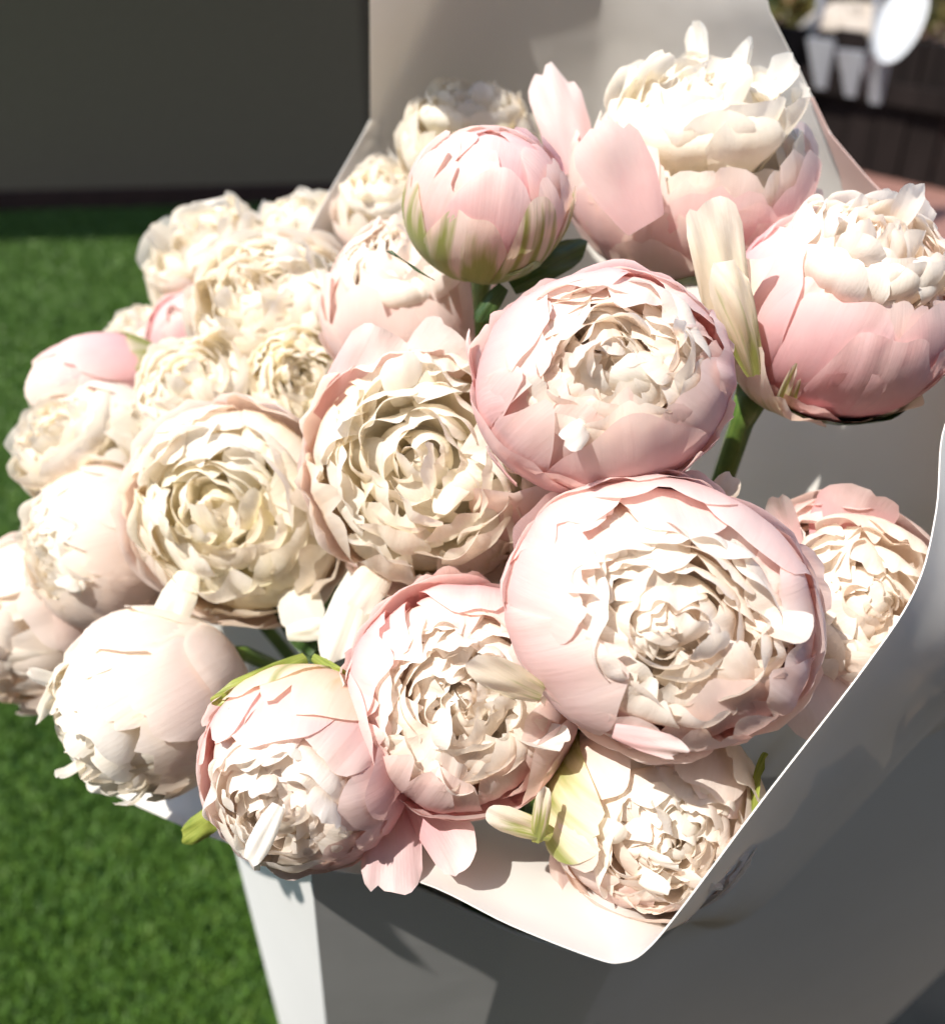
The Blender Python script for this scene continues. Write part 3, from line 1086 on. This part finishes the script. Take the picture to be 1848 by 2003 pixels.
        s.ring(7, 0.90, rim - 2, 29, lerp3(s.outer, mid, .8), 13, wr=0.03, ruf=0.04, curl=(-0.13, 0.05), lift=(-0.05, 0.04), kh=0.90, rough=.055, notch=.16)
        col = lambda q: lerp3(mid, s.inner, 0.35 + 0.65 * q)
        s.ring(8, 0.85, rim, 27, col, 14, wr=0.035, ruf=0.05, curl=(-0.15, 0.06), lift=(-0.06, 0.04), kh=(depth + .90) / 2, rough=0.06, notch=.16)
        s.heart(0.74, depth * 0.86, lambda q: lerp3(lerp3(mid, s.inner, .7), WHITE, q), tuft=int(9 * heart), crumple=crumple, layers=10)
        if stem:
            s.stem()

    def ruffle(s, rim=128, depth=0.85, mid=CREAM, n_in=10, sep=3):
        """fully open, loose and frilly"""
        if sep:
            s.sepals(sep)
        s.guards(5, lambda q: lerp3(s.outer, s.inner, q), 70, rim - 25, green=s.green)
        s.ring(6, 1.0, rim - 28, 42, s.outer, 12, green=s.green, wr=0.035, ruf=0.04, lift=(0.0, 0.12), rough=0.05)
        s.ring(7, 0.97, rim - 10, 34, lerp3(s.outer, s.inner, .35), 12, wr=0.035, ruf=0.05, lift=(-0.03, 0.10), curl=(-0.05, 0.10), rough=0.06, notch=.14)
        s.ring(8, 0.93, rim - 1, 29, lerp3(s.outer, s.inner, .7), 13, wr=0.035, ruf=0.06, lift=(-0.04, 0.10), curl=(-0.10, 0.10), kh=(depth + .95) / 2, rough=0.06, notch=.16)
        col = lambda q: lerp3(mid, WHITE, q)
        s.ring(9, 0.88, rim + 3, 26, lambda q: lerp3(s.inner, mid, q), 14, wr=0.04, ruf=0.07, lift=(-0.06, 0.10), curl=(-0.12, 0.12), kh=(depth + .9) / 2, rough=0.07, notch=.18)
        s.heart(0.80, depth * 0.84, col, dome=0.12, tuft=n_in, crumple=1.15, tl=0.55, layers=9, loose=.08)
        s.stem()

    def bud(s, top=172, tip=None):
        s.sepals(4, lift=(0, .05))
        s.ring(4, 1.0, 118, 50, s.outer, 10, green=s.green, wr=0.008)
        s.ring(5, 0.97, 142, 44, s.outer, 9, green=s.green * .4, wr=0.010)
        s.ring(5, 0.93, 158, 40, lerp3(s.outer, tip or s.outer, .5), 6, wr=0.015)
        s.ring(6, 0.88, top, 46, tip or s.outer, 4, wr=0.02, ruf=0.04)
        s.ring(5, 0.80, 178, 55, s.inner, 4, wr=0.03, ruf=0.05)
        s.stem()


def px(n, d):
    return n * d / PXF


BEIGE = (0.86, 0.76, 0.56)


def flowers():
    TO = -CZ                                           # away from the camera
    # --- in focus, right hand side
    f = Peony(1175, 745, 0.415, 474, (-0.06, 0.20, 0.97), "round half-open pink peony with cream heart, just below the closed bud", 11, lerp3(PINK, BLUSH, .35), IVORY, sq=0.92, green=.12)
    f.warp = f.warp @ np.diag([1.05, 0.95, 1.0])
    f.globe(rim=146, depth=0.88, outer_list=[(60, 38, 124, 1.0), (110, 42, 130, 1.0), (8, 34, 128, 1.0), (-28, 36, 139, 1.005), (172, 40, 150, 1.0), (215, 34, 142, .99), (-75, 44, 141, 1.005)])
    f.world_petal(P(1010, 950, .405), P(955, 875, .40), px(26, .40), CX, 0.5, tint=BLUSH, green=.3)
    f.world_petal(P(935, 760, .43), P(915, 650, .42), px(34, .42), CX, 0.6, tint=BLUSH)
    f = Peony(1290, 1198, 0.395, 568, (0.02, 0.05, 1.0), "largest pale pink peony with wide open cream bowl, over the front lip", 23, lerp3(BLUSH, PINK, .2), IVORY, sq=0.84, green=.1)
    f.warp = f.warp @ np.diag([1.06, 0.92, 1.0])
    f.globe(rim=142, depth=0.80, heart=1.5, outer_list=[(90, 42, 120, 1.0), (130, 38, 122, 1.0), (50, 38, 126, .99), (2, 46, 120, 1.02), (165, 34, 149, .99), (-80, 28, 130, 1.0), (-110, 25, 134, .99), (-38, 30, 141, .98), (212, 34, 150, 1.0)])
    f.world_petal(P(1060, 1360, .378), P(925, 1295, .362), px(46, .37), TO, 0.5, tint=BEIGE, green=.35)
    f.world_petal(P(1200, 1430, .36), P(1335, 1468, .36), px(32, .36), TO, 0.5, tint=BLUSH)
    f.world_petal(P(1400, 980, .41), P(1440, 935, .42), px(36, .42), TO, -0.6, tint=(0.72, .55, .40), green=.3)
    f = Peony(1640, 1195, 0.47, 440, (0.05, 0.22, 0.97), "pale pink peony half hidden by the paper edge at right", 31, BLUSH, IVORY, sq=0.9)
    f.globe(rim=130, depth=0.88)
    f.world_petal(P(1540, 1240, .45), P(1630, 1440, .425), px(100, .43), TO, 0.6, tint=lerp3(BLUSH, PEACH, .4))
    f.world_petal(P(1640, 1100, .46), P(1700, 965, .45), px(110, .45), TO, -0.7, tint=lerp3(PINK, BLUSH, .3))
    f.world_petal(P(1560, 1080, .45), P(1520, 975, .44), px(40, .44), TO, -0.6, tint=BLUSH)
    f = Peony(1650, 600, 0.46, 466, (0.12, 0.62, 0.77), "bright pink peony with streaked guard petal at the far right of the bouquet", 41, lerp3(ROSE, PINK, .5), IVORY, sq=0.90, green=.18)
    f.globe(rim=134, depth=0.95, outer_list=[(-60, 44, 128, 1.0), (-125, 42, 130, 1.0), (10, 44, 122, 1.0), (60, 44, 120, 1.0), (130, 44, 124, 1.0), (180, 40, 138, 1.0), (-92, 34, 118, 1.03), (-40, 36, 112, 1.03)], stem=False)
    f.stem(0.0058, P(1475, 765, .475))
    for (az, hw, at, k, lf, tn, g) in ((188, 20, 122, 1.08, .12, BEIGE, .3), (208, 22, 96, 1.12, .14, BEIGE, .65), (228, 24, 72, 1.08, .10, lerp3(BEIGE, PINK, .4), .5), (-60, 34, 66, 1.05, .03, BEIGE, .8), (-130, 5, 92, 1.05, .02, BEIGE, .98)):
        f.shell(az, hw, at, k, tn, green=g, wr=.05, lift=lf, rough=.06, notch=.25, ruf=.04, abase=6)
    f.world_petal(P(1440, 690, .435), P(1385, 392, .42), px(74, .43), TO, 0.5, tint=BEIGE, green=.3, basew=.4, shape=2.6, cup=.3, wr=.08, notch=.2)
    f.world_petal(P(1480, 735, .43), P(1410, 520, .412), px(58, .42), TO, 0.6, tint=BEIGE, green=.6, basew=.3, shape=2.6, cup=.45, wr=.13, notch=.35, rough=.1)
    for (az, hw, at) in ((-105, 40, 58), (-70, 34, 60), (-150, 34, 56)):
        f.add(shell_petal(f.r, f.R * 1.06, f.H * 1.06, math.radians(az), hw, at, abase=2, lift=.03, wr=.02), BEIGE, name="sepal", mat=M_LEAF)
    f = Peony(1350, 335, 0.52, 452, (0.0, 0.74, 0.67), "tall loose pink and white peony topmost in the bouquet", 53, lerp3(BLUSH, PINK, .25), WHITE, sq=0.85, green=.14)
    f.ruffle(rim=122, depth=0.86, mid=IVORY)
    for (az, hw, at, k, tn) in ((-90, 36, 112, 1.03, lerp3(BLUSH, PINK, .6)), (-140, 34, 104, 1.03, BLUSH), (-38, 36, 114, 1.03, lerp3(BLUSH, PINK, .4)), (-66, 24, 92, 1.05, lerp3(BLUSH, IVORY, .4)), (5, 36, 110, 1.02, lerp3(BLUSH, PINK, .3)), (185, 36, 112, 1.02, lerp3(PEACH, BLUSH, .5)), (-115, 24, 84, 1.05, lerp3(BLUSH, IVORY, .5))):
        f.shell(az, hw, at, k, tn, wr=.02, lift=f.r.uniform(0.0, .08), rough=.03, green=.12)
    f.world_petal(P(1135, 330, .52), P(1070, 138, .53), px(74, .52), TO, 0.5, tint=BLUSH, cup=.5, notch=.2)
    f.world_petal(P(1265, 440, .462), P(1165, 250, .452), px(92, .46), TO, 0.5, tint=BLUSH, cup=.15)
    f.shell(-112, 20, 100, 1.06, lerp3(BLUSH, IVORY, .5), green=.35, wr=.04, lift=.03, notch=.25)
    f = Peony(952, 395, 0.47, 318, (0.08, 0.72, 0.69), "closed pink bud with green streaked guard petals", 61, lerp3(BLUSH, PEACH, .35), PINK, name="peony_bud", sq=0.96, green=.6)
    f.bud(tip=PINK)
    for (az, hw, at, k, tn, g) in ((-95, 40, 136, 1.02, lerp3(PINK, BLUSH, .4), .4), (-152, 36, 140, 1.02, lerp3(PINK, PEACH, .4), .5), (-40, 34, 128, 1.03, lerp3(PINK, PEACH, .5), .45), (150, 36, 140, 1.02, BLUSH, .3), (40, 36, 146, 1.02, ROSE, .2),
                                   (-112, 34, 106, 1.045, lerp3(BEIGE, PINK, .3), .88), (-62, 22, 116, 1.055, BEIGE, .8), (-168, 30, 112, 1.05, lerp3(BEIGE, PINK, .3), .95), (-15, 28, 108, 1.05, BEIGE, .95)):
        f.shell(az, hw, at, k, tn, green=g, wr=.025, lift=f.r.uniform(0, .03), rough=.04, notch=.2)
    f.world_petal(P(850, 548, .455), P(768, 487, .46), px(4, .46), CX, 0.4, name="sepal", mat=M_LEAF)
    f.world_petal(P(1000, 560, .485), P(1140, 478, .49), px(40, .49), TO, 0.3, name="leaf", mat=M_LEAF)
    f.world_petal(P(985, 560, .47), P(935, 625, .475), px(26, .47), TO, 0.3, name="leaf", mat=M_LEAF)
    f = Peony(905, 1365, 0.425, 460, (0.03, 0.10, 1.0), "pink rimmed peony with deep cream bowl in the middle of the front row", 71, lerp3(PINK, BLUSH, .5), IVORY, sq=0.88, green=.1)
    f.globe(rim=139, depth=0.76, heart=1.3)
    f.world_petal(P(790, 1520, .435), P(900, 1690, .40), px(72, .41), TO, -0.6, tint=lerp3(PINK, BLUSH, .3))
    f.world_petal(P(770, 1540, .44), P(765, 1750, .41), px(78, .42), TO, 0.5, tint=lerp3(PINK, BLUSH, .4))
    f = Peony(592, 1510, 0.425, 425, (-0.20, -0.30, 0.93), "peach pink peony with green sepals on top and crumpled white heart", 83, lerp3(PINK, PEACH, .2), WHITE, sq=0.97, green=.6)
    f.globe(rim=135, depth=0.90, heart=1.5, outer_list=[(90, 44, 138, 1.0), (45, 40, 134, 1.01), (-5, 40, 138, 1.0), (-45, 36, 126, 1.0), (135, 40, 130, 1.0), (180, 38, 120, 1.0), (-135, 42, 116, 1.0), (-90, 42, 120, 1.0)])
    f.shell(75, 46, 120, 1.03, (0.93, .76, .52), green=.55, wr=.025, notch=.2)
    f.shell(112, 36, 104, 1.045, (0.90, .76, .42), green=.75, wr=.025, notch=.2)
    f.shell(0, 40, 124, 1.03, PINK, green=.2, wr=.03, lift=.02)
    f.world_petal(P(600, 1290, .44), P(420, 1375, .42), px(34, .43), TO, 0.6, name="sepal", mat=M_SEPAL)
    f.world_petal(P(610, 1285, .44), P(695, 1335, .425), px(18, .43), TO, 0.6, name="sepal", mat=M_SEPAL)
    f.world_petal(P(545, 1575, .385), P(490, 1685, .377), px(32, .38), TO, 0.4, tint=WHITE)
    f.world_petal(P(470, 1560, .45), P(362, 1640, .46), px(34, .46), TO, 0.4, name="leaf", mat=M_SEPAL)
    f = Peony(1275, 1585, 0.425, 420, (0.04, -0.20, 0.97), "shaded cream peony with yellow green guard petal inside the front lip", 97, lerp3(BLUSH, CREAM, .5), IVORY, sq=0.85, green=.4)
    f.globe(rim=140, depth=0.8)
    f.shell(168, 34, 146, 1.03, (0.84, .82, .48), green=.9, wr=.03, lift=.02, curl=.04)
    f.shell(40, 30, 128, 1.04, BEIGE, green=.75, wr=.03, lift=.04, curl=.05)
    f.world_petal(P(1465, 1610, .41), P(1500, 1480, .405), px(24, .41), CX, 0.5, name="sepal", mat=M_SEPAL)
    f.world_petal(P(1080, 1635, .40), P(955, 1590, .395), px(34, .40), TO, 0.4, tint=BEIGE, green=.7)
    f.world_petal(P(1050, 1650, .40), P(1065, 1545, .39), px(24, .39), TO, 0.4, tint=BEIGE, green=.8)
    f = Peony(835, 920, 0.475, 490, (-0.08, -0.02, 1.0), "big open cream peony with pale pink upper rim in the middle", 101, lerp3(BLUSH, IVORY, .25), CREAM, sq=0.8)
    f.ruffle(rim=130, depth=0.74, mid=CREAM, n_in=12)
    f.world_petal(P(640, 830, .47), P(760, 660, .45), px(95, .46), TO, -0.6, tint=BLUSH)
    f.world_petal(P(800, 740, .47), P(890, 655, .455), px(90, .46), TO, -0.5, tint=lerp3(BLUSH, IVORY, .3))
    f.world_petal(P(1000, 1060, .455), P(1005, 965, .43), px(118, .44), TO, -0.8, tint=lerp3(BLUSH, IVORY, .2), green=.15)
    f.world_petal(P(730, 1090, .49), P(650, 1290, .475), px(62, .48), TO, 0.5, tint=IVORY)
    f.world_petal(P(760, 1090, .48), P(690, 1190, .46), px(52, .46), TO, 0.5, tint=IVORY)
    f.world_petal(P(640, 1200, .52), P(585, 1270, .52), px(46, .52), TO, 0.3, name="leaf", mat=M_LEAF)
    f.world_petal(P(545, 1170, .54), P(655, 1290, .52), px(60, .52), TO, 0.4, name="leaf", mat=M_LEAF)
    f.world_petal(P(560, 1240, .50), P(650, 1225, .50), px(30, .50), TO, 0.4, tint=IVORY)
    f = Peony(462, 1005, 0.53, 420, (-0.05, -0.05, 1.0), "butter yellow centred open peony left of the middle", 113, lerp3(BLUSH, IVORY, .45), lerp3(CREAM, BUTTER, .4), sq=0.82)
    f.ruffle(rim=132, depth=0.74, mid=BUTTER, n_in=10)
    f.world_petal(P(370, 1120, .51), P(325, 1225, .50), px(48, .51), TO, 0.5, tint=IVORY)
    f.world_petal(P(570, 1120, .52), P(600, 1235, .51), px(60, .51), TO, 0.6, tint=IVORY)
    # --- softer, left and back
    f = Peony(292, 1375, 0.50, 385, (-0.66, -0.44, 0.61), "smooth pale peony turned away to the lower left", 127, lerp3(BLUSH, IVORY, .55), IVORY, sq=1.0)
    f.ruffle(rim=138, depth=0.95, mid=IVORY, sep=0)
    f = Peony(205, 1075, 0.58, 307, (-0.62, -0.05, 0.78), "plain ivory peony with smooth front petals at the left", 131, lerp3(BLUSH, IVORY, .6), IVORY, sq=1.0)
    f.globe(rim=152, depth=0.95, mid=IVORY)
    f = Peony(72, 1215, 0.61, 336, (-0.75, -0.25, 0.6), "pale pink frilly peony furthest left, against the lawn", 139, lerp3(BLUSH, IVORY, .25), IVORY, sq=1.0)
    f.ruffle(rim=130, depth=0.9, mid=PEACH)
    f = Peony(190, 885, 0.62, 300, (-0.45, 0.45, 0.77), "frilly white peony under the left pink bud", 149, IVORY, WHITE, sq=0.9)
    f.ruffle(rim=128, depth=0.9)
    f = Peony(192, 757, 0.64, 220, (-0.85, -0.30, 0.43), "small pink bud with green base pointing left at the edge", 151, lerp3(PINK, BLUSH, .5), IVORY, name="peony_bud", sq=1.3, green=.5)
    f.bud(tip=IVORY)
    for az in (20, 100, 190, 280):
        f.shell(az, 40, 66, 1.05, (0.45, .50, .12), green=.98, wr=.03)
    f = Peony(285, 680, 0.72, 165, (-0.4, 0.6, 0.7), "small white tip of a peony behind the left bud", 157, WHITE, WHITE, sq=0.95)
    f.ruffle(rim=130, n_in=4)
    f = Peony(382, 665, 0.70, 191, (-0.3, 0.3, 0.9), "small rosy pink bud between two white peonies", 163, lerp3(ROSE, PINK, .6), BLUSH, name="peony_bud", sq=1.1, green=.2)
    f.bud(tip=PINK)
    f = Peony(440, 545, 0.74, 300, (-0.4, 0.55, 0.73), "ivory frilly peony at the upper left against the lawn", 167, IVORY, IVORY, sq=0.95)
    f.ruffle(rim=126, depth=1.0, mid=CREAM)
    f = Peony(555, 635, 0.63, 365, (-0.25, 0.35, 0.9), "large ivory peony beside the small rosy bud", 173, lerp3(BLUSH, IVORY, .7), IVORY, sq=0.95)
    f.ruffle(rim=130, depth=0.95, mid=CREAM)
    f = Peony(618, 490, 0.72, 225, (-0.1, 0.75, 0.65), "pale peony with pink petal edge below the paper corner", 179, lerp3(BLUSH, IVORY, .4), IVORY, sq=0.95)
    f.ruffle(rim=126, depth=1.0)
    f = Peony(600, 765, 0.58, 232, (0.15, 0.15, 0.98), "soft yellow frilly peony tucked behind the middle cream one", 181, CREAM, BUTTER, sq=0.85)
    f.ruffle(rim=132, depth=0.85, mid=BUTTER)
    f = Peony(405, 790, 0.60, 285, (-0.2, 0.45, 0.87), "blurred white peony above the butter yellow one", 191, IVORY, IVORY, sq=0.9)
    f.ruffle(rim=126, depth=0.9)
    f = Peony(800, 590, 0.55, 342, (-0.08, 0.62, 0.78), "blush peony in the shadow under the closed bud", 193, lerp3(BLUSH, IVORY, .25), WHITE, sq=0.95)
    f.globe(rim=138, depth=0.9)
    f = Peony(760, 425, 0.66, 205, (-0.15, 0.65, 0.75), "pale frilly peony left of the closed bud", 197, lerp3(BLUSH, IVORY, .5), IVORY, sq=0.95)
    f.ruffle(rim=126, depth=1.0)
    f = Peony(925, 290, 0.64, 270, (0.0, 0.75, 0.66), "cream peony peeping out behind the closed bud", 199, IVORY, IVORY, sq=0.95)
    f.ruffle(rim=126, depth=1.0)


flowers()
